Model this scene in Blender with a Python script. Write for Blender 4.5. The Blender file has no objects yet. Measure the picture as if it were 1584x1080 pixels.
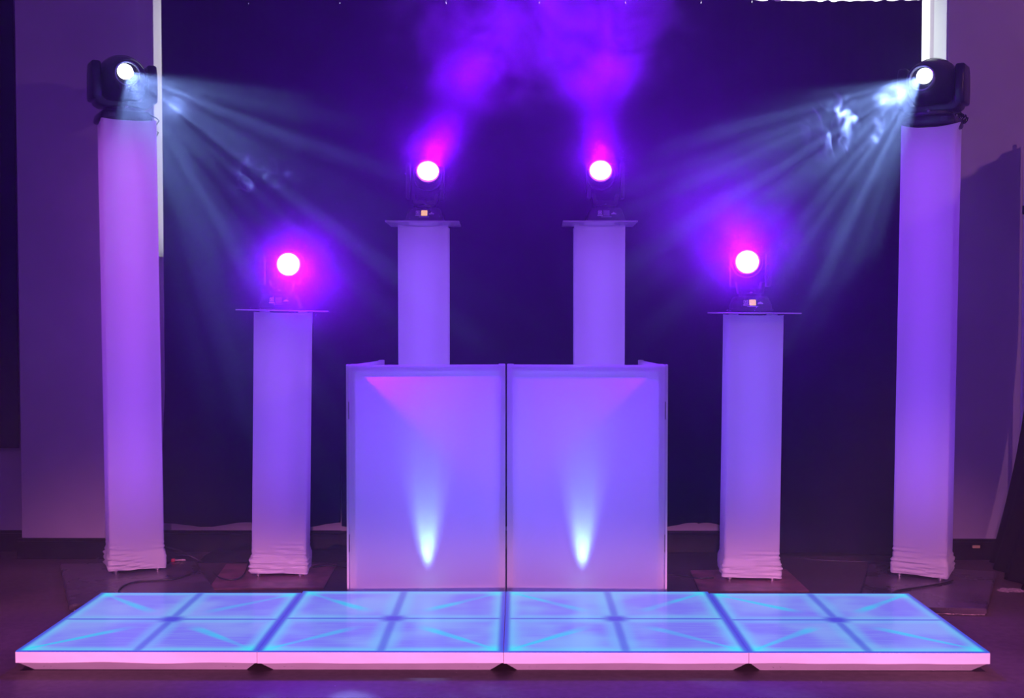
import bpy, bmesh, math, random
from mathutils import Vector, Matrix, Euler, noise
random.seed(7)
scn = bpy.context.scene
COL = scn.collection
R = math.radians
PI = math.pi

# ------------------------------------------------------------------ camera
F_PX = 1818.0
CAMP = Vector((0.055, 0.0, 1.49))
CAMROT = Euler((R(90 - 1.89), 0, R(0.25)), 'XYZ')
cd = bpy.data.cameras.new('camera')
cam = bpy.data.objects.new('camera', cd)
COL.objects.link(cam)
cam.location = CAMP
cam.rotation_euler = CAMROT
cd.sensor_width = 36.0
cd.sensor_fit = 'HORIZONTAL'
cd.lens = F_PX / 1584 * 36.0
cd.clip_start = 0.05
scn.camera = cam
ROTM = CAMROT.to_matrix()


def at(px, py, Y):
    """the world point at depth Y seen at a pixel of the photograph"""
    d = ROTM @ Vector(((px - 792) / F_PX, -(py - 540) / F_PX, -1.0))
    return CAMP + d * (Y / d.y)


def floor_at(px, py, z=0.0):
    d = ROTM @ Vector(((px - 792) / F_PX, -(py - 540) / F_PX, -1.0))
    return CAMP + d * ((z - CAMP.z) / d.z)


# ------------------------------------------------------------------ colour management, world
scn.view_settings.view_transform = 'Standard'
scn.view_settings.look = 'None'
scn.view_settings.gamma = 1.0
scn.view_settings.use_curve_mapping = False
scn.view_settings.exposure = 0.0
scn.cycles.use_denoising = True
scn.cycles.denoising_input_passes = 'RGB_ALBEDO'
scn.cycles.volume_bounces = 0
scn.cycles.max_bounces = 8
scn.cycles.volume_step_rate = 1.0
scn.cycles.volume_max_steps = 256
scn.cycles.caustics_reflective = False
scn.cycles.caustics_refractive = False
scn.cycles.sample_clamp_indirect = 4.0

world = bpy.data.worlds.new('dim_room')
scn.world = world
world.use_nodes = True
wb = world.node_tree.nodes['Background']
wb.inputs['Color'].default_value = (0.21, 0.035, 0.95, 1)
wb.inputs['Strength'].default_value = 0.18


def aim(o, direction):
    o.rotation_euler = Vector(direction).to_track_quat('-Z', 'Y').to_euler()


def lamp(name, kind, loc, energy, color, direction=None, parent=None, **kw):
    ld = bpy.data.lights.new(name, kind)
    ld.energy = energy
    ld.color = color
    for k, v in kw.items():
        setattr(ld, k, v)
    o = bpy.data.objects.new(name, ld)
    COL.objects.link(o)
    o.location = loc
    if direction is not None:
        aim(o, direction)
    if parent is not None:
        o.parent = parent
    return o


# room lamps: a warm ceiling lamp high on the right of the photographer, a soft one behind
lamp('room_lamp', 'AREA', (5.6, 2.2, 3.75), 48, (1.0, 0.42, 0.62), (-0.62, 0.70, -0.33), shape='DISK', size=0.18)
lamp('room_lamp', 'AREA', (-0.5, -2.0, 3.2), 30, (0.80, 0.26, 0.80), (0.05, 1.0, -0.42), shape='RECTANGLE', size=2.4, size_y=0.8)
for _x, _e, _dz, _c in ((-2.15, 620, -0.95, 32), (2.15, 620, -0.95, 32)):  # unseen spots added to warm the lower ends of the tall columns
    lamp('column_foot_fill', 'SPOT', (_x, 2.0, 3.4), _e, (1.0, 0.31, 0.60), (0.0, 1.0, _dz), spot_size=R(_c), spot_blend=0.9, shadow_soft_size=0.12)
_o = lamp('skirt_fill', 'SPOT', (0.0, -1.5, 1.2), 2300, (1.0, 0.32, 0.72), (0.0, 1.0, -0.218), spot_size=R(13.2), spot_blend=0.75, shadow_soft_size=0.15)  # unseen low spot added to light panel skirts and column feet
_o.scale = (4.4, 1, 1)
# purple wash over the floor in front of the stage
lamp('room_wash', 'AREA', (0.0, 2.6, 3.6), 2, (0.42, 0.03, 1.0), (0.0, 0.15, -1.0), shape='RECTANGLE', size=3.0, size_y=0.5)

# ------------------------------------------------------------------ materials
MATS = {}


def nt_new(name):
    m = bpy.data.materials.new(name)
    m.use_nodes = True
    nt = m.node_tree
    for n in list(nt.nodes):
        nt.nodes.remove(n)
    out = nt.nodes.new('ShaderNodeOutputMaterial')
    return m, nt, out


def N(nt, t, **kw):
    n = nt.nodes.new(t)
    for k, v in kw.items():
        if isinstance(k, str) and k.startswith('i_'):
            n.inputs[k[2:].replace('_', ' ')].default_value = v
        else:
            setattr(n, k, v)
    return n


def math_n(nt, op, a, b=None, c=None, clamp=False):
    n = nt.nodes.new('ShaderNodeMath')
    n.operation = op
    n.use_clamp = clamp
    for i, v in enumerate((a, b, c)):
        if v is None:
            continue
        if isinstance(v, (int, float)):
            n.inputs[i].default_value = v
        else:
            nt.links.new(v, n.inputs[i])
    return n.outputs[0]


def smooth(nt, v, lo, hi, a=0.0, b=1.0):
    n = nt.nodes.new('ShaderNodeMapRange')
    n.interpolation_type = 'SMOOTHSTEP'
    nt.links.new(v, n.inputs['Value'])
    n.inputs['From Min'].default_value = lo
    n.inputs['From Max'].default_value = hi
    n.inputs['To Min'].default_value = a
    n.inputs['To Max'].default_value = b
    return n.outputs['Result']


def mixc(nt, f, a, b):
    n = nt.nodes.new('ShaderNodeMix')
    n.data_type = 'RGBA'
    for s, v in ((n.inputs['Factor'], f), (n.inputs[6], a), (n.inputs[7], b)):
        if isinstance(v, (int, float)):
            s.default_value = v
        elif isinstance(v, tuple):
            s.default_value = (v[0], v[1], v[2], 1)
        else:
            nt.links.new(v, s)
    return n.outputs[2]


def pbr(name, color, rough=0.6, metal=0.0, noise_scale=0, noise_amt=0.0, bump=0.0, bump_scale=40,
        spec=0.5, stretch=None, coat=0.0):
    if name in MATS:
        return MATS[name]
    m, nt, out = nt_new(name)
    b = N(nt, 'ShaderNodeBsdfPrincipled')
    b.inputs['Roughness'].default_value = rough
    b.inputs['Metallic'].default_value = metal
    b.inputs['Specular IOR Level'].default_value = spec
    b.inputs['Coat Weight'].default_value = coat
    nt.links.new(b.outputs[0], out.inputs['Surface'])
    tc = N(nt, 'ShaderNodeTexCoord')
    co = tc.outputs['Object']
    if stretch:
        mp = N(nt, 'ShaderNodeMapping')
        mp.inputs['Scale'].default_value = stretch
        nt.links.new(co, mp.inputs['Vector'])
        co = mp.outputs[0]
    if noise_amt > 0:
        n = N(nt, 'ShaderNodeTexNoise')
        n.inputs['Scale'].default_value = noise_scale
        n.inputs['Detail'].default_value = 5
        nt.links.new(co, n.inputs['Vector'])
        f = smooth(nt, n.outputs['Fac'], 0.3, 0.7)
        lo = tuple(c * (1 - noise_amt) for c in color)
        hi = tuple(min(1, c * (1 + noise_amt)) for c in color)
        nt.links.new(mixc(nt, f, lo, hi), b.inputs['Base Color'])
    else:
        b.inputs['Base Color'].default_value = (*color, 1)
    if bump > 0:
        n = N(nt, 'ShaderNodeTexNoise')
        n.inputs['Scale'].default_value = bump_scale
        n.inputs['Detail'].default_value = 6
        nt.links.new(co, n.inputs['Vector'])
        bp = N(nt, 'ShaderNodeBump')
        bp.inputs['Strength'].default_value = bump
        bp.inputs['Distance'].default_value = 0.01
        nt.links.new(n.outputs['Fac'], bp.inputs['Height'])
        nt.links.new(bp.outputs[0], b.inputs['Normal'])
    MATS[name] = m
    return m


def emit(name, color, strength):
    m, nt, out = nt_new(name)
    e = N(nt, 'ShaderNodeEmission')
    e.inputs['Color'].default_value = (*color, 1)
    e.inputs['Strength'].default_value = strength
    nt.links.new(e.outputs[0], out.inputs['Surface'])
    return m


def fabric_translucent(name, col, trans=0.55, bump=0.0):
    """thin white stretch cloth: light from behind comes through it"""
    m, nt, out = nt_new(name)
    d = N(nt, 'ShaderNodeBsdfDiffuse')
    d.inputs['Color'].default_value = (*col, 1)
    t = N(nt, 'ShaderNodeBsdfTranslucent')
    t.inputs['Color'].default_value = (*col, 1)
    mx = N(nt, 'ShaderNodeMixShader')
    mx.inputs[0].default_value = trans
    nt.links.new(d.outputs[0], mx.inputs[1])
    nt.links.new(t.outputs[0], mx.inputs[2])
    g = N(nt, 'ShaderNodeBsdfGlossy')
    g.inputs['Roughness'].default_value = 0.35
    g.inputs['Color'].default_value = (1, 1, 1, 1)
    mx2 = N(nt, 'ShaderNodeMixShader')
    mx2.inputs[0].default_value = 0.03
    nt.links.new(mx.outputs[0], mx2.inputs[1])
    nt.links.new(g.outputs[0], mx2.inputs[2])
    nt.links.new(mx2.outputs[0], out.inputs['Surface'])
    if bump > 0:
        tc = N(nt, 'ShaderNodeTexCoord')
        n = N(nt, 'ShaderNodeTexNoise')
        n.inputs['Scale'].default_value = 400
        nt.links.new(tc.outputs['Object'], n.inputs['Vector'])
        bp = N(nt, 'ShaderNodeBump')
        bp.inputs['Strength'].default_value = bump
        bp.inputs['Distance'].default_value = 0.001
        nt.links.new(n.outputs['Fac'], bp.inputs['Height'])
        nt.links.new(bp.outputs[0], d.inputs['Normal'])
    return m


M_SLEEVE = fabric_translucent('white_stretch_fabric', (0.92, 0.90, 0.95), 0.45, 0.05)
M_SCRIM = fabric_translucent('white_scrim_fabric', (0.92, 0.91, 0.95), 0.75, 0.03)
M_FRAMET = fabric_translucent('translucent_white_frame', (0.95, 0.93, 0.97), 0.7)  # frame made translucent so the backlight brightens it like the cloth
M_WALL = pbr('painted_wall', (0.52, 0.46, 0.55), 0.75, noise_scale=1.6, noise_amt=0.07, bump=0.08, bump_scale=120)
M_TRIMW = pbr('white_reveal_paint', (0.75, 0.78, 0.8), 0.6, noise_scale=3, noise_amt=0.04)
M_BASE = pbr('black_baseboard', (0.009, 0.006, 0.010), 0.45, noise_scale=14, noise_amt=0.5, bump=0.1, spec=0.25)
M_BLACK = pbr('black_plastic', (0.018, 0.017, 0.024), 0.34, noise_scale=30, noise_amt=0.2, bump=0.05, bump_scale=200)
M_BLACKM = pbr('black_plastic_matte', (0.05, 0.045, 0.06), 0.5, noise_scale=30, noise_amt=0.2)
M_RUBBER = pbr('black_cable_rubber', (0.012, 0.010, 0.016), 0.5)
M_STEEL = pbr('bright_aluminium', (0.75, 0.73, 0.76), 0.28, metal=1.0, noise_scale=20, noise_amt=0.1)
M_PLATE = pbr('pale_plywood_plate', (0.62, 0.55, 0.6), 0.45, noise_scale=8, noise_amt=0.12, stretch=(1, 8, 1))
M_STEELPLATE = pbr('brown_painted_steel_plate', (0.20, 0.08, 0.10), 0.38, noise_scale=9, noise_amt=0.35, bump=0.12, bump_scale=18)
M_VELVET = pbr('black_drape_cloth', (0.009, 0.0025, 0.034), 0.85, noise_scale=5, noise_amt=0.3, spec=0.2)
M_VELVETD = pbr('dark_side_drape_cloth', (0.010, 0.007, 0.014), 0.9, noise_scale=5, noise_amt=0.3, spec=0.15)
M_FRAME = pbr('white_frame_paint', (0.80, 0.76, 0.84), 0.4, noise_scale=4, noise_amt=0.03)
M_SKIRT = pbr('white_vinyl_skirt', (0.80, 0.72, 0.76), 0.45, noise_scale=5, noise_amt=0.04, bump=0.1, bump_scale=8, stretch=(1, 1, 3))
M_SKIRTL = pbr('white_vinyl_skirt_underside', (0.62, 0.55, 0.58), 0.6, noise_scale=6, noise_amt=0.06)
M_GLASSW = emit('daylit_window_glass', (0.95, 1.0, 0.98), 2.2)
M_LENSW = emit('white_beam_lens', (0.93, 0.97, 1.0), 9.0)
M_LENSP = emit('violet_wash_lens', (1.0, 0.80, 1.0), 4.0)
M_RIMP = emit('magenta_lens_rim', (1.0, 0.18, 1.0), 1.0)
M_LCDO = emit('orange_lcd', (1.0, 0.50, 0.20), 0.95)
M_LCDG = pbr('grey_lcd_off', (0.30, 0.24, 0.34), 0.3, noise_scale=200, noise_amt=0.1)
M_PRINT = pbr('grey_printed_marks', (0.85, 0.78, 0.88), 0.6)
M_GLASSR = pbr('lens_ring_glass', (0.55, 0.62, 0.75), 0.15, metal=0.6)
M_RED = pbr('red_tape', (0.65, 0.02, 0.05), 0.5)
M_SCUFF = pbr('pale_scuff', (0.36, 0.27, 0.27), 0.8, noise_scale=60, noise_amt=0.4)
M_GLINT = pbr('yellow_highlight', (0.75, 0.62, 0.28), 0.6)  # yellowish highlight held as a plain colour


def make_floor_mat():
    m, nt, out = nt_new('dark_concrete_floor')
    b = N(nt, 'ShaderNodeBsdfPrincipled')
    tc = N(nt, 'ShaderNodeTexCoord')
    n1 = N(nt, 'ShaderNodeTexNoise'); n1.inputs['Scale'].default_value = 1.1; n1.inputs['Detail'].default_value = 6
    n2 = N(nt, 'ShaderNodeTexNoise'); n2.inputs['Scale'].default_value = 28; n2.inputs['Detail'].default_value = 8
    for n in (n1, n2):
        nt.links.new(tc.outputs['Object'], n.inputs['Vector'])
    f = math_n(nt, 'ADD', math_n(nt, 'MULTIPLY', n1.outputs['Fac'], 0.7), math_n(nt, 'MULTIPLY', n2.outputs['Fac'], 0.3))
    c = mixc(nt, smooth(nt, f, 0.35, 0.68), (0.055, 0.036, 0.046), (0.11, 0.074, 0.09))
    sp = N(nt, 'ShaderNodeTexVoronoi'); sp.inputs['Scale'].default_value = 9
    nt.links.new(tc.outputs['Object'], sp.inputs['Vector'])
    dots = smooth(nt, sp.outputs['Distance'], 0.02, 0.035, 1.0, 0.0)
    c2 = mixc(nt, math_n(nt, 'MULTIPLY', dots, 0.6), c, (0.5, 0.42, 0.48))
    nt.links.new(c2, b.inputs['Base Color'])
    nt.links.new(smooth(nt, n1.outputs['Fac'], 0.3, 0.7, 0.42, 0.58), b.inputs['Roughness'])
    b.inputs['Specular IOR Level'].default_value = 0.2
    bp = N(nt, 'ShaderNodeBump'); bp.inputs['Strength'].default_value = 0.18; bp.inputs['Distance'].default_value = 0.004
    nt.links.new(n2.outputs['Fac'], bp.inputs['Height'])
    nt.links.new(bp.outputs[0], b.inputs['Normal'])
    nt.links.new(b.outputs[0], out.inputs['Surface'])
    return m


def make_board_mat():
    m, nt, out = nt_new('black_worn_board')
    b = N(nt, 'ShaderNodeBsdfPrincipled')
    tc = N(nt, 'ShaderNodeTexCoord')
    n1 = N(nt, 'ShaderNodeTexNoise'); n1.inputs['Scale'].default_value = 5; n1.inputs['Detail'].default_value = 7
    nt.links.new(tc.outputs['Object'], n1.inputs['Vector'])
    c = mixc(nt, smooth(nt, n1.outputs['Fac'], 0.35, 0.7), (0.045, 0.030, 0.045), (0.10, 0.065, 0.095))
    nt.links.new(c, b.inputs['Base Color'])
    nt.links.new(smooth(nt, n1.outputs['Fac'], 0.35, 0.7, 0.25, 0.42), b.inputs['Roughness'])
    nt.links.new(b.outputs[0], out.inputs['Surface'])
    return m


M_FLOOR = make_floor_mat()
M_BOARD = make_board_mat()


def led_top_mat(i, cyan, seed):
    """acrylic LED top: edge-lit cells, brighter along the diagonals, darker over the inner ribs"""
    m, nt, out = nt_new('lit_acrylic_top')
    tc = N(nt, 'ShaderNodeTexCoord')
    sep = N(nt, 'ShaderNodeSeparateXYZ')
    nt.links.new(tc.outputs['Object'], sep.inputs[0])
    x, y = sep.outputs[0], sep.outputs[1]
    ax = math_n(nt, 'ABSOLUTE', x)
    ay = math_n(nt, 'ABSOLUTE', y)
    no = N(nt, 'ShaderNodeTexNoise'); no.inputs['Scale'].default_value = 2.6; no.inputs['Detail'].default_value = 2
    mp = N(nt, 'ShaderNodeMapping'); mp.inputs['Location'].default_value = (seed * 3.7, seed * 1.3, 0)
    nt.links.new(tc.outputs['Object'], mp.inputs['Vector'])
    nt.links.new(mp.outputs[0], no.inputs['Vector'])
    fib = N(nt, 'ShaderNodeTexNoise'); fib.inputs['Scale'].default_value = 9; fib.inputs['Detail'].default_value = 4
    mp2 = N(nt, 'ShaderNodeMapping'); mp2.inputs['Scale'].default_value = (0.5, 9, 1)
    nt.links.new(tc.outputs['Object'], mp2.inputs['Vector'])
    nt.links.new(mp2.outputs[0], fib.inputs['Vector'])
    # base
    c = mixc(nt, smooth(nt, no.outputs['Fac'], 0.38, 0.64), (0.21, 0.20, 1.0), (0.26 - 0.06 * cyan, 0.34 + 0.12 * cyan, 1.0))
    c = mixc(nt, math_n(nt, 'MULTIPLY', smooth(nt, fib.outputs['Fac'], 0.4, 0.7), 0.25), c, (0.30, 0.45, 1.0))
    # brighter close to cell walls and outer edges
    mx = math_n(nt, 'MINIMUM', ax, ay)                       # distance to the middle cross
    ex = math_n(nt, 'SUBTRACT', 0.5, math_n(nt, 'MAXIMUM', ax, ay))   # distance to the outer edge
    glow_in = smooth(nt, mx, 0.03, 0.085, 1.0, 0.0)
    glow_out = smooth(nt, ex, 0.015, 0.085, 1.0, 0.0)
    gl = math_n(nt, 'MAXIMUM', math_n(nt, 'MULTIPLY', glow_in, 0.38), math_n(nt, 'MULTIPLY', glow_out, 0.75))
    c = mixc(nt, gl, c, (0.16, 0.62, 1.0))
    # diagonal streaks from the corner LEDs
    r = math_n(nt, 'MULTIPLY', math_n(nt, 'ADD', ax, ay), 0.5)
    dd = math_n(nt, 'ABSOLUTE', math_n(nt, 'SUBTRACT', ax, ay))
    w = math_n(nt, 'ADD', 0.012, math_n(nt, 'MULTIPLY', math_n(nt, 'SUBTRACT', 0.5, r), 0.10))
    st = math_n(nt, 'DIVIDE', dd, w)
    st = smooth(nt, st, 0.25, 1.3, 1.0, 0.0)
    along = math_n(nt, 'MULTIPLY', smooth(nt, r, 0.10, 0.22), smooth(nt, no.outputs['Fac'], 0.33, 0.62, 0.35, 1.0))
    st = math_n(nt, 'MULTIPLY', st, along)
    c = mixc(nt, math_n(nt, 'MULTIPLY', st, 1.0), c, (0.04, 0.60, 1.0))
    corner = math_n(nt, 'MULTIPLY', smooth(nt, r, 0.40, 0.48), smooth(nt, dd, 0.02, 0.10, 1.0, 0.0))
    c = mixc(nt, math_n(nt, 'MULTIPLY', corner, 0.8), c, (0.06, 0.85, 1.0))
    # ribs below the cross and along the frame
    xs = smooth(nt, ax, 0.005, 0.03, 1.0, 0.0)
    ys = smooth(nt, ay, 0.004, 0.016, 1.0, 0.0)
    hub = smooth(nt, math_n(nt, 'SQRT', math_n(nt, 'ADD', math_n(nt, 'MULTIPLY', x, x), math_n(nt, 'MULTIPLY', y, y))), 0.02, 0.085, 1.0, 0.0)
    fr = smooth(nt, ex, 0.004, 0.014, 1.0, 0.0)
    frx = smooth(nt, math_n(nt, 'SUBTRACT', 0.5, ax), 0.008, 0.035, 1.0, 0.0)
    rib = math_n(nt, 'MAXIMUM', math_n(nt, 'MULTIPLY', xs, 0.6), math_n(nt, 'MULTIPLY', ys, 0.75))
    rib = math_n(nt, 'MAXIMUM', rib, math_n(nt, 'MULTIPLY', hub, 0.85))
    rib = math_n(nt, 'MAXIMUM', rib, math_n(nt, 'MULTIPLY', fr, 0.9))
    rib = math_n(nt, 'MAXIMUM', rib, math_n(nt, 'MULTIPLY', frx, 0.85))
    c = mixc(nt, rib, c, (0.062, 0.030, 0.75))
    e = N(nt, 'ShaderNodeEmission'); e.inputs['Strength'].default_value = 1.02
    nt.links.new(c, e.inputs['Color'])
    g = N(nt, 'ShaderNodeBsdfGlossy'); g.inputs['Roughness'].default_value = 0.16
    g.inputs['Color'].default_value = (1, 1, 1, 1)
    bp = N(nt, 'ShaderNodeBump'); bp.inputs['Strength'].default_value = 0.08; bp.inputs['Distance'].default_value = 0.004
    nt.links.new(fib.outputs['Fac'], bp.inputs['Height'])
    nt.links.new(bp.outputs[0], g.inputs['Normal'])
    fz = N(nt, 'ShaderNodeFresnel'); fz.inputs['IOR'].default_value = 1.45
    msk = N(nt, 'ShaderNodeMixShader')
    nt.links.new(math_n(nt, 'MULTIPLY', fz.outputs[0], 0.55), msk.inputs[0])
    nt.links.new(e.outputs[0], msk.inputs[1]); nt.links.new(g.outputs[0], msk.inputs[2])
    nt.links.new(msk.outputs[0], out.inputs['Surface'])
    return m


# ------------------------------------------------------------------ mesh helpers
class MB:
    def __init__(self):
        self.bm = bmesh.new()

    def box(self, c, s, rot=None, bevel=0.0, seg=2, taper=None):
        """box centred at c with full size s; taper=(tx,ty) scales the top"""
        b2 = bmesh.new()
        bmesh.ops.create_cube(b2, size=1.0)
        for v in b2.verts:
            v.co = Vector((v.co.x * s[0], v.co.y * s[1], v.co.z * s[2]))
            if taper and v.co.z > 0:
                v.co.x *= taper[0]; v.co.y *= taper[1]
        if bevel > 0:
            bmesh.ops.bevel(b2, geom=list(b2.edges), offset=bevel, segments=seg, affect='EDGES', profile=0.5)
        mat = Matrix.Translation(Vector(c))
        if rot is not None:
            mat = mat @ (rot if isinstance(rot, Matrix) else Euler(rot).to_matrix().to_4x4())
        bmesh.ops.transform(b2, matrix=mat, verts=b2.verts)
        self._merge(b2)
        return self

    def _merge(self, b2):
        me = bpy.data.meshes.new('tmp')
        b2.to_mesh(me); b2.free()
        self.bm.from_mesh(me)
        bpy.data.meshes.remove(me)

    def lathe(self, prof, mat=None, n=32, cap0=True, cap1=True):
        """prof = [(r, z)...] about z"""
        b2 = bmesh.new()
        rings = []
        for r, z in prof:
            rings.append([b2.verts.new((r * math.cos(2 * PI * k / n), r * math.sin(2 * PI * k / n), z)) for k in range(n)])
        for a, b in zip(rings[:-1], rings[1:]):
            for k in range(n):
                b2.faces.new((a[k], a[(k + 1) % n], b[(k + 1) % n], b[k]))
        if cap0: b2.faces.new(list(reversed(rings[0])))
        if cap1: b2.faces.new(rings[-1])
        if mat is not None:
            bmesh.ops.transform(b2, matrix=mat, verts=b2.verts)
        bmesh.ops.recalc_face_normals(b2, faces=b2.faces)
        self._merge(b2)
        return self

    def tube(self, pts, r, n=8):
        b2 = bmesh.new()
        rings = []
        pts = [Vector(p) for p in pts]
        for i, p in enumerate(pts):
            t = (pts[min(i + 1, len(pts) - 1)] - pts[max(i - 1, 0)])
            if t.length < 1e-9: t = Vector((0, 0, 1))
            t.normalize()
            up = Vector((0, 0, 1)) if abs(t.z) < 0.95 else Vector((1, 0, 0))
            a = t.cross(up).normalized(); b = t.cross(a).normalized()
            rr = r[i] if isinstance(r, (list, tuple)) else r
            rings.append([b2.verts.new(p + (a * math.cos(2 * PI * k / n) + b * math.sin(2 * PI * k / n)) * rr) for k in range(n)])
        for a, b in zip(rings[:-1], rings[1:]):
            for k in range(n):
                b2.faces.new((a[k], a[(k + 1) % n], b[(k + 1) % n], b[k]))
        b2.faces.new(list(reversed(rings[0]))); b2.faces.new(rings[-1])
        bmesh.ops.recalc_face_normals(b2, faces=b2.faces)
        self._merge(b2)
        return self

    def prism(self, pts2, y0, y1, mat=None, bevel=0.0, seg=2):
        """outline in x/z, extruded along y"""
        b2 = bmesh.new()
        a = [b2.verts.new((p[0], y0, p[1])) for p in pts2]
        b = [b2.verts.new((p[0], y1, p[1])) for p in pts2]
        n = len(pts2)
        b2.faces.new(a); b2.faces.new(list(reversed(b)))
        for k in range(n):
            b2.faces.new((a[k], b[k], b[(k + 1) % n], a[(k + 1) % n]))
        bmesh.ops.recalc_face_normals(b2, faces=b2.faces)
        if bevel > 0:
            bmesh.ops.bevel(b2, geom=list(b2.edges), offset=bevel, segments=seg, affect='EDGES', profile=0.5)
        if mat is not None:
            bmesh.ops.transform(b2, matrix=mat, verts=b2.verts)
        self._merge(b2)
        return self

    def grid(self, fn, nu, nv, closed_u=False):
        vs = [[self.bm.verts.new(fn(i / nu, j / nv)) for i in range(nu + (0 if closed_u else 1))] for j in range(nv + 1)]
        m = nu if closed_u else nu
        for j in range(nv):
            for i in range(m):
                i2 = (i + 1) % nu if closed_u else i + 1
                self.bm.faces.new((vs[j][i], vs[j][i2], vs[j + 1][i2], vs[j + 1][i]))
        return self

    def build(self, name, mat, parent=None, smooth_=False, loc=None, rot=None, angle=35):
        me = bpy.data.meshes.new(name)
        self.bm.normal_update()
        self.bm.to_mesh(me); self.bm.free()
        me.materials.append(mat)
        o = bpy.data.objects.new(name, me)
        COL.objects.link(o)
        if parent is not None: o.parent = parent
        if loc is not None: o.location = loc
        if rot is not None: o.rotation_euler = rot
        if smooth_:
            me.polygons.foreach_set('use_smooth', [True] * len(me.polygons))
            if angle < 179:
                me.set_sharp_from_angle(angle=R(angle))
        return o


def tag(o, label=None, cat=None, group=None, kind=None):
    if label: o['label'] = label
    if cat: o['category'] = cat
    if group: o['group'] = group
    if kind: o['kind'] = kind
    return o


def empty(name, loc, rz=0.0, label=None, cat=None, group=None):
    o = bpy.data.objects.new(name, None)
    o.empty_display_size = 0.1
    COL.objects.link(o)
    o.location = loc
    o.rotation_euler = (0, 0, rz)
    tag(o, label, cat, group)
    return o


def copy_tree(o, parent=None):
    c = o.copy(); COL.objects.link(c)
    if parent is not None: c.parent = parent
    for ch in list(o.children):
        if ch.name in COL.objects: copy_tree(ch, c)
    return c


def struct(o):
    o['kind'] = 'structure'
    return o


def between(a, b):
    """matrix taking +z onto b-a at a"""
    a = Vector(a); b = Vector(b)
    return Matrix.Translation(a) @ (b - a).to_track_quat('Z', 'Y').to_matrix().to_4x4()


# ------------------------------------------------------------------ the room
YP = 7.00     # face of the piers
YR = 7.22     # back of the recesses
ZHEAD = 3.46  # top of the window
WT = 3.9
# floor
struct(MB().box((0, 3.4, -0.05), (13, 10.4, 0.1)).build('floor', M_FLOOR))
XPL0, XPL1 = at(29, 500, YP).x, at(213, 200, YP).x          # left pier
XPR0 = at(1467, 60, YP).x                                    # right pier starts
XW0, XW1 = at(227, 60, YR).x, at(1448, 60, YR).x             # window opening in the recess
ZSILL = at(240, 398, YR).z
struct(MB().box(((XPL0 + XPL1) / 2, YP + 0.35, WT / 2), (XPL1 - XPL0, 0.7, WT), bevel=0.004, seg=1).build('wall_left', M_WALL))
# wall right of the stage
struct(MB().box(((XPR0 + 6.0) / 2, YP + 0.35, WT / 2), (6.0 - XPR0, 0.7, WT), bevel=0.004, seg=1).build('wall_right', M_WALL))
# recess wall on the far left
struct(MB().box(((XPL0 - 6.0) / 2, YR + 0.25, WT / 2), (abs(-6.0 - XPL0), 0.5, WT)).build('wall_far_left', M_WALL))
# back wall of the stage recess with the window opening
bw = MB()
bw.box(((XPL1 + XPR0) / 2, YR + 0.25, ZSILL / 2), (XPR0 - XPL1, 0.5, ZSILL))
bw.box(((XPL1 + XW0) / 2, YR + 0.25, (ZSILL + WT) / 2), (XW0 - XPL1, 0.5, WT - ZSILL))
bw.box(((XW1 + XPR0) / 2 + 0.01, YR + 0.25, (ZSILL + WT) / 2), (XPR0 - XW1 - 0.0, 0.5, WT - ZSILL))
bw.box(((XW0 + XW1) / 2, YR + 0.25, (ZHEAD + WT) / 2), (XW1 - XW0, 0.5, WT - ZHEAD))
struct(bw.build('wall_back', M_WALL))
# white reveal on the right of the window
struct(MB().box((XPR0 - 0.004, (YP + YR) / 2 + 0.005, (ZSILL + WT) / 2), (0.008, YR - YP - 0.01, WT - ZSILL)).build('trim_1', M_TRIMW))
_x1 = at(237, 60, 7.05).x
struct(MB().box(((XPL1 + _x1) / 2, (7.05 + YR) / 2, (ZSILL + WT) / 2), (_x1 - XPL1, YR - 7.05, WT - ZSILL)).build('reveal_light_block', M_WALL))  # block added to keep window light off the left reveal
# window
wf = MB()
n_l = 5
for k in range(n_l + 1):
    xx = XW0 + (XW1 - XW0) * k / n_l
    if 0 < k < n_l:
        wf.box((xx, YR + 0.06, (ZSILL + ZHEAD) / 2), (0.05, 0.05, ZHEAD - ZSILL))
wf.box(((XW0 + XW1) / 2, YR + 0.06, ZSILL + 0.02), (XW1 - XW0, 0.05, 0.04))
win = struct(wf.build('window_1', M_TRIMW))
pane = MB().box(((XW0 + XW1) / 2, YR + 0.10, (ZSILL + ZHEAD) / 2), (XW1 - XW0, 0.01, ZHEAD - ZSILL)).build('pane', M_GLASSW, win)


def baseboard(name, x0, x1, yw, top=0.125):
    m = MB()
    m.box(((x0 + x1) / 2, yw - 0.010, (top - 0.03) / 2), (x1 - x0, 0.020, top - 0.03))
    m.box(((x0 + x1) / 2, yw - 0.013, top - 0.024), (x1 - x0, 0.026, 0.012), bevel=0.003)
    m.box(((x0 + x1) / 2, yw - 0.008, top - 0.009), (x1 - x0, 0.016, 0.018), bevel=0.003)
    return struct(m.build(name, M_BASE))


baseboard('baseboard_left', XPL0 - 0.022, XPL1 + 0.02, YP)
baseboard('baseboard_right', XPR0 - 0.02, 4.6, YP)
baseboard('baseboard_back', XPL1 + 0.03, XPR0 - 0.03, YR, 0.13)
baseboard('baseboard_far_left', -4.6, XPL0 - 0.03, YR, 0.13)
# casing left of the booth, on the recess wall under the window
xc0, xc1 = at(527, 800, YR - 0.02).x, at(536, 800, YR - 0.02).x
struct(MB().box(((xc0 + xc1) / 2, YR - 0.011, 0.13 + 0.45), (xc1 - xc0, 0.02, 0.90), bevel=0.002).build('trim_2', M_WALL))
struct(MB().box((at(1510, 846, YP - 0.03).x, YP - 0.030, at(1510, 846, YP - 0.03).z), (0.045, 0.004, 0.016)).build('highlight_strip', M_GLINT))  # small yellow strip painted in as a highlight on the baseboard

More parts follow.
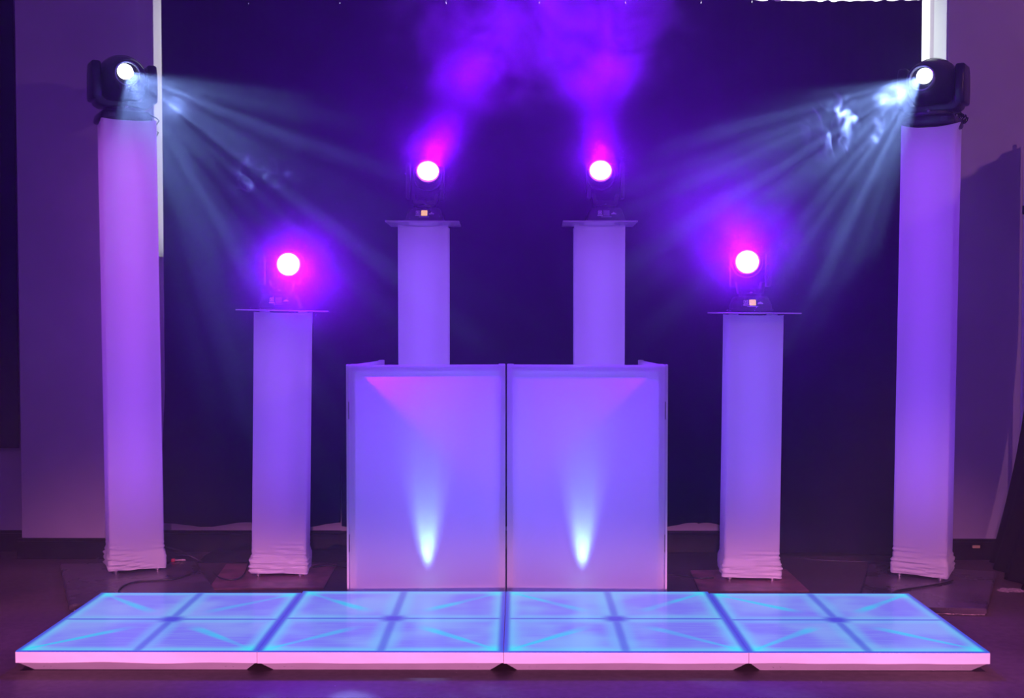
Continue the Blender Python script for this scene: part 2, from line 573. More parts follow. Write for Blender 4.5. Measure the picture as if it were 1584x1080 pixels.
# ------------------------------------------------------------------ drapes in front of the window
YC = 7.07


def drape(px0, px1, zbot, label, yoff=0.0, ztop=3.40, mat=None, amp=0.011, px0b=None, px1b=None, scal=0.012,
          holes=(True, True), seed=0, ztop_fn=None, Y=None):
    Yc = (Y or YC) + yoff
    x0, x1 = at(px0, 500, Yc).x, at(px1, 500, Yc).x
    x0b = at(px0b, 500, Yc).x if px0b is not None else x0
    x1b = at(px1b, 500, Yc).x if px1b is not None else x1
    zs = [zbot + (3.22 - zbot) * k / 40 for k in range(40)] + [3.22 + 0.01 * k for k in range(int((ztop - 3.22) / 0.01) + 1)]
    nv = len(zs) - 1
    wdt = x1 - x0
    nf = max(3, wdt / 0.085)
    rnd = random.Random(seed)
    ph = [rnd.uniform(0, 6.28) for _ in range(4)]

    def fn(u, v):
        z = zs[int(round(v * nv))]
        t = (z - zbot) / (ztop - zbot)
        s = min(1.0, t * 4)
        a = x0b + (x0 - x0b) * s; b = x1b + (x1 - x1b) * s
        x = a + (b - a) * u
        w = u * nf * 2 * PI
        y = amp * (math.sin(w + ph[0] + 0.5 * math.sin(w * 0.31 + ph[1])) * (0.75 + 0.25 * math.sin(w * 0.17 + ph[2])))
        y *= (0.45 + 0.55 * t) * min(1.0, 6 * u + 0.2, 6 * (1 - u) + 0.2)
        # pinned edge: small gap beside each hook
        for hz in ((3.325,) if seed % 2 else (3.318, 3.338)):
            g = max(0.0, 1 - abs(z - hz) / 0.011)
            if u == 0 and holes[0]: x += 0.010 * g
            if u == 1 and holes[1]: x -= 0.010 * g
        if z == zs[0]:
            z += scal * math.sin(u * 2.2 * PI + ph[3]) + 0.3 * scal * math.sin(u * 9 + ph[1])
        if ztop_fn and z > 3.2:
            z = min(z, ztop_fn(u))
        return (x, Yc + y, z)
    m = MB(); m.grid(fn, int(max(24, nf * 14)), nv)
    o = m.build('stage_drape', mat or M_VELVET, smooth_=True, angle=180)
    md = o.modifiers.new('thickness', 'SOLIDIFY'); md.thickness = 0.002
    return tag(o, label, 'curtain', 'black drapes hung across the window')


def top_scallop(u):
    return at(1250, 0.8, YC).z - 0.006 * abs(math.sin(u * 9 * PI)) - 0.006 * math.sin(u * 3.3)


zb1 = at(400, 812, YC).z
drape(254, 389, zb1, 'black drape nearest the tall left column, pale window gap at its left edge', px0b=242, holes=(False, True), seed=1)
drape(387, 529, zb1, 'black drape hanging behind the left short column and its wash light', seed=2, px1b=525)
drape(527, 692, zb1 - 0.0, 'black drape behind the left half of the booth, second left of the booth seam', seed=3)
drape(690, 835, zb1, 'black drape behind the booth seam, between the two rear columns', seed=4)
drape(833, 967, zb1, 'black drape hanging behind the right rear column', seed=5, ztop_fn=None)
drape(965, 1083, zb1, 'black drape just right of the right rear column, above the booth wing', seed=6)
drape(1081, 1161, zb1, 'narrow black drape hanging behind the right short column', seed=7, px1b=1180)
drape(1159, 1421, 0.02, 'wide floor-length black drape left of the tall right column', seed=9, holes=(True, False),
      ztop_fn=top_scallop, px1b=1440, yoff=-0.02)
# far left drape over the recess wall
o = drape(-260, 27, at(10, 693, YC + 0.05).z, 'black drape at the left picture edge beside the pale pier', yoff=0.05, seed=11,
          holes=(False, False), scal=0.002)
o['group'] = 'black drapes hung across the window'

# ------------------------------------------------------------------ side drape on the right, running toward the camera
pole_t = at(1582, 222, 6.93)
sd = empty('pipe_and_drape', (pole_t.x + 0.02, 6.93, 0), 0,
           'black side drape on a white upright pole, flaring over the floor at right edge', 'drape')
pm = MB().lathe([(0.011, 0.0), (0.011, pole_t.z + 0.02)], n=14).build('pole', M_FRAME, sd, True)
MB().lathe([(0.016, 0.0), (0.016, 0.05)], Matrix.Translation((0, 0, at(1582, 325, 6.93).z - 0.025)), n=14).build('collar', M_BLACK, sd, True)


def side_fn(u, v):
    # u: from wall (0) toward the camera (1), v: height
    z = v * (pole_t.z + 0.015 + 0.010 * abs(math.sin(u * 14)) + 0.02 * u)
    flare = 0.36 * max(0, 1 - v / 0.62) ** 1.9
    y = -0.02 - 2.3 * u
    x = 0.045 + 0.03 * math.sin(u * 58) * (0.5 + 0.5 * (1 - v)) - flare * (0.55 + 0.45 * math.exp(-((u - 0.30) / 0.25) ** 2)) + 0.18 * u
    return (x, y, z + 0.002)


m = MB(); m.grid(side_fn, 150, 36)
so = m.build('cloth', M_VELVETD, sd, True, angle=180)
md = so.modifiers.new('thickness', 'SOLIDIFY'); md.thickness = 0.003

# ------------------------------------------------------------------ wooden boards and base plates


def board(name, px_pts, th, mat, label, cat, group, bevel=0.006):
    pts = [floor_at(px, py, th) for px, py in px_pts]
    c = sum(pts, Vector()) / len(pts)
    b2 = MB()
    bm = b2.bm
    lo = [bm.verts.new((p.x - c.x, p.y - c.y, 0.001)) for p in pts]
    hi = [bm.verts.new((p.x - c.x, p.y - c.y, th)) for p in pts]
    n = len(pts)
    bm.faces.new(hi); bm.faces.new(list(reversed(lo)))
    for k in range(n):
        bm.faces.new((lo[k], lo[(k + 1) % n], hi[(k + 1) % n], hi[k]))
    bmesh.ops.recalc_face_normals(bm, faces=bm.faces)
    bmesh.ops.bevel(bm, geom=list(bm.edges), offset=bevel, segments=2, affect='EDGES')
    o = b2.build(name, mat, None, loc=(c.x, c.y, 0))
    tag(o, label, cat, group)
    return o, c, pts


BT = 0.035
bl, cbl, pbl = board('stage_board', [(107, 936), (93, 872), (302, 868), (336, 917)], BT, M_BOARD,
                     'glossy black board with chipped corner under the tall left column', 'board', None)
br, cbr, pbr_ = board('stage_board', [(1326, 938), (1526, 942), (1541, 884), (1345, 872)], BT, M_BOARD,
                      'glossy black board with chipped edge under the tall right column', 'board', None)
# shape the near edges under the dance floor side
for (o, c, a, b) in ((br, cbr, (1420, 944), (1526, 944)), (bl, cbl, (100, 938), (112, 938))):
    mb = MB()
    rnd = random.Random(3)
    for k in range(26):
        t = rnd.random() ** 0.6
        px = a[0] + (b[0] - a[0]) * t
        p = floor_at(px, a[1] - rnd.uniform(0, 1.0), BT)
        q = p - c
        if abs(q.x) > 0.9: continue
    mb.bm.free()

# ------------------------------------------------------------------ light columns


def sleeve_fn(w, h, seed, sag=0.018, flare=0.0, bot=0.10, hook=0.0):
    """rounded square tube of stretch cloth, wrinkled near the bottom"""
    rnd = random.Random(seed)
    ph = [rnd.uniform(0, 6.28) for _ in range(8)]
    n = 96
    rc = 0.018
    loop = []
    hw = w / 2
    per = []
    for s in range(4):
        cx, cy = [(1, -1), (1, 1), (-1, 1), (-1, -1)][s]
        a0 = [-PI / 2, 0, PI / 2, PI][s]
        for k in range(7):
            a = a0 + PI / 2 * k / 6
            per.append((cx * (hw - rc) + rc * math.cos(a), cy * (hw - rc) + rc * math.sin(a)))
        # straight run to the next corner
        nx, ny = [(1, 1), (-1, 1), (-1, -1), (1, -1)][s]
        ea = (cx * (hw - rc) + rc * math.cos(a0 + PI / 2), cy * (hw - rc) + rc * math.sin(a0 + PI / 2))
        na = a0 + PI / 2
        eb = (nx * (hw - rc) + rc * math.cos(na), ny * (hw - rc) + rc * math.sin(na))
        for k in range(1, 17):
            t = k / 17
            per.append((ea[0] + (eb[0] - ea[0]) * t, ea[1] + (eb[1] - ea[1]) * t))
    nu = len(per)
    zs = [0.0, 0.004, 0.012]
    z = 0.012
    while z < 0.24:
        z += 0.0045; zs.append(z)
    k = 30
    z0 = zs[-1]
    for j in range(1, k + 1):
        zs.append(z0 + (h - 0.06 - z0) * j / k)
    for j in range(1, 9):
        zs.append(h - 0.06 + 0.06 * j / 8)
    nv = len(zs) - 1

    def fn(u, v):
        i = int(round(u * nu)) % nu
        x, y = per[i]
        z = zs[int(round(v * nv))]
        ca = max(abs(x), abs(y)); cb = min(abs(x), abs(y))
        cor = (cb / hw) ** 3                 # 1 at corners
        ang = math.atan2(y, x)
        # bunched cloth near the floor
        e = max(0, 1 - z / bot)
        sc = 1.0 + 0.070 * min(1, e * 3.2) * (1 if z > 0.012 else 0.85) if e > 0 else 1.0
        wr = 0.0
        if z < bot * 1.8:
            f = min(1, (bot * 1.8 - z) / bot)
            tilt = 0.020 * math.sin(ang + ph[0]) + 0.006 * math.sin(2 * ang + ph[1])
            wr = f * (0.0048 * math.sin((z + tilt) * 2 * PI / 0.028 + ph[2]) + 0.0034 * math.sin((z - 0.7 * tilt) * 2 * PI / 0.019 + ph[3] + 0.8 * math.sin(2 * ang + ph[4])))
            wr *= (0.5 + 0.5 * math.sin(ang * 3 + ph[5] + z * 20))
        # waist: cloth pulled in between the corners
        pull = 0.004 * (1 - cor) * math.sin(PI * min(1, max(0, (z - 0.1) / (h - 0.1))))
        L = math.hypot(x, y)
        s = sc + wr / L * 1.4 - pull / L
        x *= s; y *= s
        t = max(0, (z - (h - 0.06)) / 0.06)
        z2 = z - t * sag * (1 - cor)
        if z == zs[0]:
            z2 += 0.004 * math.sin(ang * 2 + ph[6]) + 0.006 * (1 - cor)
        if hook and x > 0 and y < 0 and cor > 0.3:
            tt = max(0, (z - (h - 0.14)) / 0.14)
            x += hook * tt ** 3 * cor
        return (x, y, z2)
    return fn, nu, nv


def light_column(label, cx, cy, rz, w, h, z0, seed, lamps, plate=None, group=None, sag=0.018, hook=0.0, feet=True, plate_tilt=0, lean=0.0, gap=0.014):
    root = empty('light_column', (cx, cy, z0), rz, label, 'light column', group)
    foot_h = 0.016
    fn, nu, nv = sleeve_fn(w, h - foot_h, seed, sag=sag, hook=hook)
    m = MB(); m.grid(fn, nu, nv, closed_u=True)
    sl = m.build('sleeve', M_SLEEVE, root, True, loc=(0, 0, foot_h), angle=180)
    bp = MB().box((0, 0, 0.022), (w - 0.035, w - 0.035, 0.010), bevel=0.002)
    bp.build('base_plate', M_STEEL, root)
    for sx in (-1, 1):
        for sy in (-1, 1):
            MB().lathe([(0.013, 0), (0.013, 0.004), (0.010, 0.006), (0.010, 0.013), (0.014, 0.014), (0.014, 0.018)],
                       Matrix.Translation((sx * (w / 2 - 0.035), sy * (w / 2 - 0.035), 0)), n=20).build('foot', M_STEEL, root, True)
    if plate:
        pw, pt = plate
        MB().box((0, 0, h + gap), (pw, pw, pt), bevel=0.0015, rot=(0, plate_tilt, 0)).build('top_plate', M_PLATE, root)
        for sx in (-1, 1):
            for sy in (-1, 1):
                MB().lathe([(0.016, h - 0.045), (0.016, h + gap - pt / 2 - 0.001)], Matrix.Translation((sx * (w / 2 - 0.045), sy * (w / 2 - 0.045), 0)), n=16).build('plate_stud', M_STEEL, root, True)
    else:
        MB().box((0, 0, h - 0.022), (w - 0.05, w - 0.05, 0.010), bevel=0.002).build('top_plate', M_BLACKM, root)
    root.rotation_euler = (0, lean, rz)
    c0, c1, st = lamps
    core_w = 0.17
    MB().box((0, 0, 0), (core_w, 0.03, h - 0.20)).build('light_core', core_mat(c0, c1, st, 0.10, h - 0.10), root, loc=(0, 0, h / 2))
    return root


def core_mat(c0, c1, st, z0, z1):
    m, nt, out = nt_new('led_core_diffuser')
    tc = N(nt, 'ShaderNodeTexCoord')
    sep = N(nt, 'ShaderNodeSeparateXYZ')
    nt.links.new(tc.outputs['Object'], sep.inputs[0])
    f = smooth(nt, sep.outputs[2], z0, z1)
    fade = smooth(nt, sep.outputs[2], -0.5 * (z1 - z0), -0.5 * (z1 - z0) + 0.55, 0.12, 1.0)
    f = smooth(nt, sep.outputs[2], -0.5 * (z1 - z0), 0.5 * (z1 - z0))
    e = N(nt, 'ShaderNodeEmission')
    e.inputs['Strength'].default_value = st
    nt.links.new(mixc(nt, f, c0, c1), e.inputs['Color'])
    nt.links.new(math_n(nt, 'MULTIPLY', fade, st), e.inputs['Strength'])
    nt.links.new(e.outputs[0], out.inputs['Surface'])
    return m


def lamp_row(h, e0, n, lo, hi, clo, chi):
    out = []
    for k in range(n):
        t = k / (n - 1)
        z = lo + (hi - lo) * t
        out.append((z, e0, tuple(clo[i] + (chi[i] - clo[i]) * t for i in range(3))))
    return out


VB = (0.22, 0.16, 1.0)     # blue violet
VP = (0.42, 0.14, 0.95)    # pinker violet
# tall left
pTL = floor_at(209, 890, BT)
yTL = 6.60
xTL = at(207, 700, yTL).x
hTL = at(200, 183, yTL - 0.15).z - BT
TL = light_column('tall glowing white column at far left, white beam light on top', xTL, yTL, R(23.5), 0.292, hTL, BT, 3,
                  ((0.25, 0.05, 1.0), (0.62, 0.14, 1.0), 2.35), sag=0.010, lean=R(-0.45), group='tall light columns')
yTR = 6.46
xTR = at(1429, 700, yTR).x
hTR = at(1440, 190, yTR - 0.15).z - BT
TR = light_column('tall glowing white column at far right, its top corner pulled outward', xTR, yTR, R(-26.5), 0.282, hTR, BT, 5,
                  ((0.20, 0.06, 1.0), (0.32, 0.06, 1.0), 2.35), sag=0.022, hook=0.03, lean=R(0.5), group='tall light columns')
# short left
TP = 0.012
ySL = 6.62
xSL = at(434, 700, ySL).x
hSL = at(437, 481, ySL).z - TP - 0.006
SL = light_column('short glowing white column between tall left column and booth', xSL, ySL, R(5.5), 0.300, hSL, TP, 8,
                  ((0.25, 0.06, 1.0), (0.30, 0.10, 1.0), 2.35), plate=(0.47, 0.007), plate_tilt=R(0.3), lean=R(0.9), gap=0.008, sag=0.005, group='short light columns')
ySR = 6.53
xSR = at(1159, 700, ySR).x
hSR = at(1160, 485, ySR).z - TP - 0.006
SR = light_column('short glowing white column between booth and tall right column', xSR, ySR, R(-4.5), 0.300, hSR, TP, 12,
                  ((0.20, 0.07, 1.0), (0.22, 0.11, 1.0), 2.35), plate=(0.46, 0.007), plate_tilt=R(-0.3), lean=R(0.55), gap=0.008, sag=0.005, group='short light columns')
# rear pair behind the booth
yM = 6.88
hML = at(655, 343, yM - 0.2).z - 0.012
ML = light_column('rear glowing white column rising behind the left booth panel', at(656.5, 450, yM).x, yM + 0.0, R(1.0), 0.288, hML, 0.0, 15,
                  ((0.17, 0.08, 1.0), (0.28, 0.12, 1.0), 2.35), plate=(0.42, 0.007), plate_tilt=R(0.2), sag=0.012, group='rear light columns')
MR = light_column('rear glowing white column rising behind the right booth panel', at(926, 450, yM).x, yM + 0.0, R(-1.5), 0.292, hML, 0.0, 18,
                  ((0.17, 0.08, 1.0), (0.28, 0.12, 1.0), 2.35), plate=(0.425, 0.007), plate_tilt=R(0.1), sag=0.012, group='rear light columns')

board('floor_plate', [(322, 911), (500, 909), (521, 872), (350, 872)], TP - 0.001, M_STEELPLATE,
      'thin dark red-brown plate under the short left column', 'base plate', None, bevel=0.002)
board('floor_plate', [(1083, 915), (1252, 914), (1216, 880), (1068, 882)], TP - 0.001, M_STEELPLATE,
      'thin dark red-brown plate under the short right column', 'base plate', None, bevel=0.002)

# ------------------------------------------------------------------ small wash moving heads


def wash_head(label, px, py, Y, zbase, lcd, axis, beam_axis, cx, beam_deg, beam_e, glow_e, col=(0.20, 0.0, 1.0), rz=0.0):
    """px,py: where the lens centre is seen"""
    L = at(px, py, Y - 0.10)
    root = empty('wash_light', (cx, Y, zbase), rz, label, 'stage light', 'small wash lights on column plates')
    inv = Matrix.Rotation(-rz, 4, 'Z') @ Matrix.Translation((-cx, -Y, -zbase))
    Lc = inv @ L                                # lens centre in local space
    # base: tapered housing
    b = MB()
    b.box((0, 0, 0.049), (0.222, 0.20, 0.070), bevel=0.014, seg=3, taper=(0.80, 0.78))
    b.box((0, 0, 0.010), (0.226, 0.205, 0.012), bevel=0.004)
    b.build('base', M_BLACKM, root, True)
    for sx in (-1, 1):
        for sy in (-1, 1):
            MB().lathe([(0.010, 0), (0.012, 0.005)], Matrix.Translation((sx * 0.09, sy * 0.08, 0)), n=14).build('foot', M_RUBBER, root, True)
    # front panel follows the taper
    ang = math.atan2(0.022, 0.070)
    fm = Matrix.Translation((0, -0.0925, 0.046)) @ Matrix.Rotation(-ang, 4, 'X')
    p = MB().box((0, 0, 0), (0.118, 0.004, 0.048), bevel=0.001)
    po = p.build('control_panel', M_BLACKM, root); po.matrix_local = fm
    d = MB().box((0.001, -0.004, 0.004), (0.036, 0.003, 0.033), bevel=0.001)
    d.build('display', M_LCDO if lcd else M_LCDG, po)
    ic = MB()
    for (cx_, cz_, sx_, sz_) in ((-0.036, 0.017, 0.022, 0.003), (-0.036, -0.001, 0.022, 0.003), (-0.0455, 0.008, 0.003, 0.018), (-0.0265, 0.008, 0.003, 0.018), (-0.036, 0.008, 0.008, 0.009)):
        ic.box((cx_, -0.003, cz_), (sx_, 0.002, sz_))
    for k in range(7):
        ic.box((-0.049 + k * 0.0045, -0.003, -0.010), (0.0034, 0.002, 0.006))
    for (cx_, cz_, sz_) in ((0.034, -0.001, 0.006), (0.040, 0.001, 0.009), (0.046, 0.003, 0.013), (0.052, 0.001, 0.009), (0.058, -0.001, 0.006)):
        ic.box((cx_ - 0.003, -0.003, cz_), (0.005, 0.002, sz_))
    ic.box((0.0, -0.003, -0.019), (0.06, 0.002, 0.0015))
    ic.build('printed_marks', M_PRINT, po)
    # yoke: cross piece and two arms
    y = MB()
    y.lathe([(0.055, 0.083), (0.060, 0.088), (0.060, 0.100), (0.050, 0.104)], n=28)
    y.prism([(-0.078, 0.165), (-0.066, 0.100), (0.066, 0.100), (0.078, 0.165), (0.060, 0.165), (0.052, 0.128), (-0.052, 0.128), (-0.060, 0.165)], -0.045, 0.045, bevel=0.004)
    for s in (-1, 1):
        y.prism([(-0.045, 0.14), (0.045, 0.14), (0.040, Lc.z + 0.03), (0.020, Lc.z + 0.055), (-0.020, Lc.z + 0.055), (-0.040, Lc.z + 0.03)],
                -0.011, 0.011, Matrix.Translation((s * 0.098 + 0.0, 0, 0)) @ Matrix.Rotation(PI / 2, 4, 'Z'), bevel=0.005)
    y.build('yoke', M_BLACK, root, True)
    MB().lathe([(0.006, 0.100), (0.007, 0.106), (0.003, 0.110)], Matrix.Translation((0, -0.045, 0)), n=12).build('lock_button', M_STEEL, root, True)
    # head
    ax = Vector(axis).normalized()
    ax = (Matrix.Rotation(-rz, 3, 'Z') @ ax)
    hb = Lc - ax * 0.12
    mt = Matrix.Translation(hb) @ ax.to_track_quat('Z', 'Y').to_matrix().to_4x4()
    MB().lathe([(0.045, -0.03), (0.066, -0.015), (0.082, 0.02), (0.085, 0.07), (0.080, 0.105), (0.070, 0.112), (0.070, 0.104), (0.0, 0.104)], mt, n=36, cap1=False).build('head', M_BLACK, root, True)
    rim = MB().lathe([(0.0660, 0.105), (0.0660, 0.114), (0.0605, 0.118), (0.0605, 0.105)], mt, n=6 * 6)
    rim.build('lens_rim', M_RIMP, root, True)
    lens = MB()
    # cluster of lenses forming the round face
    ring = [(0, 0)] + [(0.026 * math.cos(k * PI / 3), 0.026 * math.sin(k * PI / 3)) for k in range(6)] + \
           [(0.0475 * math.cos(k * PI / 6 + PI / 12), 0.0475 * math.sin(k * PI / 6 + PI / 12)) for k in range(12)]
    lens.lathe([(0.0605, 0.105), (0.0605, 0.115), (0.05, 0.117), (0.0, 0.118)], mt, n=36, cap1=False)
    for (rx, ry) in ring:
        lens.lathe([(0.0125, 0.112), (0.011, 0.119), (0.006, 0.1225), (0.001, 0.1235)], mt @ Matrix.Translation((rx, ry, 0)), n=12)
    lens.build('lens', M_LENSP, root, True)
    # the beam it throws, plus a wide lamp added for the lens halo
    f = Lc + ax * 0.03
    ba = Matrix.Rotation(-rz, 3, 'Z') @ Vector(beam_axis).normalized()
    lamp('wash_beam', 'AREA', f, beam_e, col, ba, root, shape='DISK', size=0.12, spread=R(beam_deg))
    lamp('wash_halo', 'AREA', f + ax * 0.01, glow_e, col, ax, root, shape='DISK', size=0.15, spread=R(180))
    return root


ztop_S = hSL + TP + 0.018
PUR = (0.158, 0.0, 1.0)
wash_head('violet wash light with dark display on the short left column', 446, 409, ySL, SL.location.z + hSL + 0.0150, False,
          (0.15, -1, -0.05), (0.55, -1, -0.30), at(434, 470, ySL).x, 80, 15, 66, PUR, R(4))
wash_head('violet wash light with orange display on the short right column', 1156, 405, ySR, SR.location.z + hSR + 0.0150, True,
          (-0.15, -1, 0.05), (-0.50, -1, 0.50), at(1160, 470, ySR).x, 80, 15, 66, PUR, R(-3))
wash_head('violet wash light with orange display on the left rear column', 662, 264, yM, hML + 0.0185, True,
          (0.10, -1, 0.35), (0.46, -1, 0.73), at(658, 330, yM).x, 42, 30, 48, PUR, R(0))
wash_head('violet wash light with grey display on the right rear column', 929, 263, yM, hML + 0.0185, False,
          (-0.05, -1, 0.35), (-0.10, -1, 0.75), at(936, 330, yM).x, 42, 30, 48, PUR, R(0))

# ------------------------------------------------------------------ large beam moving heads


def beam_head(label, cx, cy, z0, mirror, lens_px, lens_Y, axis, cone, power, seed, rz):
    root = empty('beam_light', (cx, cy, z0), rz, label, 'stage light', 'large beam lights on tall columns')
    s = mirror
    W = M_BLACK
    b = MB()
    b.box((0, 0, 0.036), (0.285, 0.26, 0.062), bevel=0.022, seg=4, taper=(0.9, 0.9))
    b.build('base', W, root, True)
    MB().lathe([(0.10, 0.066), (0.104, 0.072), (0.104, 0.084), (0.09, 0.088)], n=36).build('turntable', M_BLACKM, root, True)
    for k in (-1, 1):
        MB().box((k * 0.085, -0.128, 0.035), (0.034, 0.006, 0.024), bevel=0.003).build('socket', M_BLACKM, root)
    MB().lathe([(0.009, 0), (0.008, 0.006), (0.0, 0.008)], Matrix.Translation((0.0, -0.105, 0.086)) @ Matrix.Rotation(PI / 2.6, 4, 'X'), n=16, cap1=False).build('lock_button', M_STEEL, root, True)
    # yoke: cross beam and two deep side arms
    y = MB()
    y.prism([(-0.160, 0.155), (-0.150, 0.105), (-0.120, 0.086), (0.120, 0.086), (0.150, 0.105), (0.160, 0.155), (0.118, 0.155), (0.105, 0.122), (-0.105, 0.122), (-0.118, 0.155)], -0.075, 0.075, bevel=0.008, seg=3)
    y.build('yoke', W, root, True)
    for k in (-1, 1):
        a = MB().prism([(-0.082, 0.12), (0.082, 0.12), (0.092, 0.19), (0.088, 0.28), (0.066, 0.335), (-0.066, 0.335), (-0.088, 0.28), (-0.092, 0.19)],
                       -0.026, 0.026, Matrix.Translation((k * 0.150, 0, 0)) @ Matrix.Rotation(PI / 2, 4, 'Z'), bevel=0.014, seg=3)
        a.build('yoke_arm', W, root, True)
    # head barrel
    Lw = at(lens_px[0], lens_px[1], lens_Y)
    inv = Matrix.Rotation(-rz, 4, 'Z') @ Matrix.Translation((-cx, -cy, -z0))
    Lc = inv @ Lw
    ax = Matrix.Rotation(-rz, 3, 'Z') @ Vector(axis).normalized()
    hb = Vector((0, 0, 0.245))
    ax2 = (Lc - hb).normalized()
    mt = Matrix.Translation(hb) @ ax2.to_track_quat('Z', 'Y').to_matrix().to_4x4()
    dist = (Lc - hb).length
    h = MB()
    h.lathe([(0.060, -0.150), (0.100, -0.140), (0.122, -0.10), (0.134, -0.04), (0.136, 0.0), (0.134, 0.03), (0.120, 0.075), (0.092, dist - 0.035), (0.076, dist - 0.012), (0.070, dist - 0.012)], mt, n=44, cap1=True)
    h.box(mt @ Vector((0, 0.0, -0.06)), (0.10, 0.10, 0.28), rot=mt.to_3x3().to_4x4(), bevel=0.02)
    h.build('head', W, root, True)
    for j, zz in enumerate((-0.02, 0.02)):
        MB().lathe([(0.137, zz - 0.004), (0.1385, zz), (0.137, zz + 0.004)], mt, n=44, cap0=False, cap1=False).build('seam', M_BLACKM, root, True)
    MB().lathe([(0.0595, dist - 0.012), (0.0595, dist + 0.012), (0.063, dist + 0.014), (0.0660, dist + 0.010), (0.0660, dist - 0.012)], mt, n=44, cap0=False, cap1=False).build('lens_ring', M_GLASSR, root, True)
    # bright gate seen inside the ring, set back and slightly off its middle
    off = Vector((0.0, 0, 0))
    MB().lathe([(0.041, dist - 0.010), (0.041, dist - 0.006), (0.0, dist - 0.003)], mt @ Matrix.Translation(off + Vector((-0.010 * s, 0.012, 0))), n=36, cap1=False).build('lens', M_LENSW, root, True)
    f = Lc + ax2 * 0.03
    lo = lamp('beam', 'SPOT', f, power, (0.26, 0.42, 1.0), ax, root, spot_size=R(cone), spot_blend=0.25, shadow_soft_size=0.01)
    # gobo: broken into rays
    ld = lo.data
    ld.use_nodes = True
    nt = ld.node_tree
    for n in list(nt.nodes): nt.nodes.remove(n)
    out = nt.nodes.new('ShaderNodeOutputLight')
    em = nt.nodes.new('ShaderNodeEmission')
    nt.links.new(em.outputs[0], out.inputs[0])
    tc = nt.nodes.new('ShaderNodeTexCoord')
    sep = nt.nodes.new('ShaderNodeSeparateXYZ')
    nt.links.new(tc.outputs['Normal'], sep.inputs[0])
    gx = math_n(nt, 'DIVIDE', sep.outputs[0], sep.outputs[2])
    gy = math_n(nt, 'DIVIDE', sep.outputs[1], sep.outputs[2])
    cmb = nt.nodes.new('ShaderNodeCombineXYZ')
    nt.links.new(gx, cmb.inputs[0]); nt.links.new(gy, cmb.inputs[1]); cmb.inputs[2].default_value = seed
    vo = nt.nodes.new('ShaderNodeTexVoronoi')
    vo.inputs['Scale'].default_value = 16
    nt.links.new(cmb.outputs[0], vo.inputs['Vector'])
    g = smooth(nt, vo.outputs['Distance'], 0.15, 0.50, 1.0, 0.10)
    nz = nt.nodes.new('ShaderNodeTexNoise'); nz.inputs['Scale'].default_value = 3.2
    nt.links.new(cmb.outputs[0], nz.inputs['Vector'])
    g = math_n(nt, 'MULTIPLY', g, smooth(nt, nz.outputs['Fac'], 0.35, 0.62, 0.25, 1.6))
    nt.links.new(g, em.inputs['Strength'])
    # soft spill round the lens
    lamp('beam_spill', 'SPOT', f, 3.0, (0.34, 0.52, 1.0), ax2, root, spot_size=R(170), spot_blend=1.0, shadow_soft_size=0.04)
    return root


zTL = BT + hTL - 0.012
zTR = BT + hTR - 0.012
beam_head('large white beam light on the tall left column', at(189, 120, yTL).x, yTL, zTL, 1, (197, 114), yTL - 0.20, (0.54, -0.72, -0.54), 44, 2500, 2.0, R(30))
beam_head('large white beam light on the tall right column', at(1444, 120, yTR).x, yTR, zTR, -1, (1426.5, 121), yTR - 0.20, (-0.60, -0.72, -0.47), 34, 4300, 3.0, R(-32))

# ------------------------------------------------------------------ the booth facade
ZB = at(560, 564, 5.95).z
PC = [(at(539, 700, 5.95).x, 5.95), (at(783, 700, 6.03).x, 6.03), (at(1029.5, 700, 5.95).x, 5.95)]
WL = (at(588, 556, 6.50).x, 6.52)
WR = (at(994, 556, 6.50).x, 6.52)
booth = empty('dj_booth', (PC[1][0], 5.99, 0), 0, 'white folding booth front with two backlit fabric panels', 'booth')


def facade_panel(a, b, zb, name='panel', seed=0, inset=0.004):
    ax_, ay_ = a; bx_, by_ = b
    L = math.hypot(bx_ - ax_, by_ - ay_) - 2 * inset
    ang = math.atan2(by_ - ay_, bx_ - ax_)
    o = Vector((booth.location.x, booth.location.y, 0))
    mid = Vector(((ax_ + bx_) / 2, (ay_ + by_) / 2, 0)) - o
    fw = 0.034
    m = MB()
    m.box((-L / 2 + fw / 2, 0.012, zb / 2 + 0.004), (fw, 0.026, zb - 0.008), bevel=0.003)
    m.box((L / 2 - fw / 2, 0.012, zb / 2 + 0.004), (fw, 0.026, zb - 0.008), bevel=0.003)
    m.box((0, 0.012, zb - 0.004 - fw / 2), (L - 2 * fw, 0.026, fw), bevel=0.003)
    m.box((0, 0.012, 0.008 + fw / 2), (L - 2 * fw, 0.026, fw), bevel=0.003)
    p = m.build(name, M_FRAMET, booth, True, loc=mid, rot=(0, 0, ang))

    def fn(u, v):
        x = (u - 0.5) * (L - 0.006); z = 0.012 + v * (zb - 0.022)
        eu = min(u, 1 - u) * L; ev = min(v, 1 - v) * zb
        e = min(eu, ev)
        dip = 0.0035 * min(1, max(0, (e - fw) / 0.03))
        rim = 0.0015 if e < fw else 0
        return (x, -0.0035 - rim + dip, z)
    s = MB(); s.grid(fn, 60, 80)
    so_ = s.build('scrim', M_SCRIM, p, True, angle=180)
    return p


pL = facade_panel(PC[0], PC[1], ZB, 'front_panel')
pR = facade_panel(PC[1], PC[2], ZB, 'front_panel')
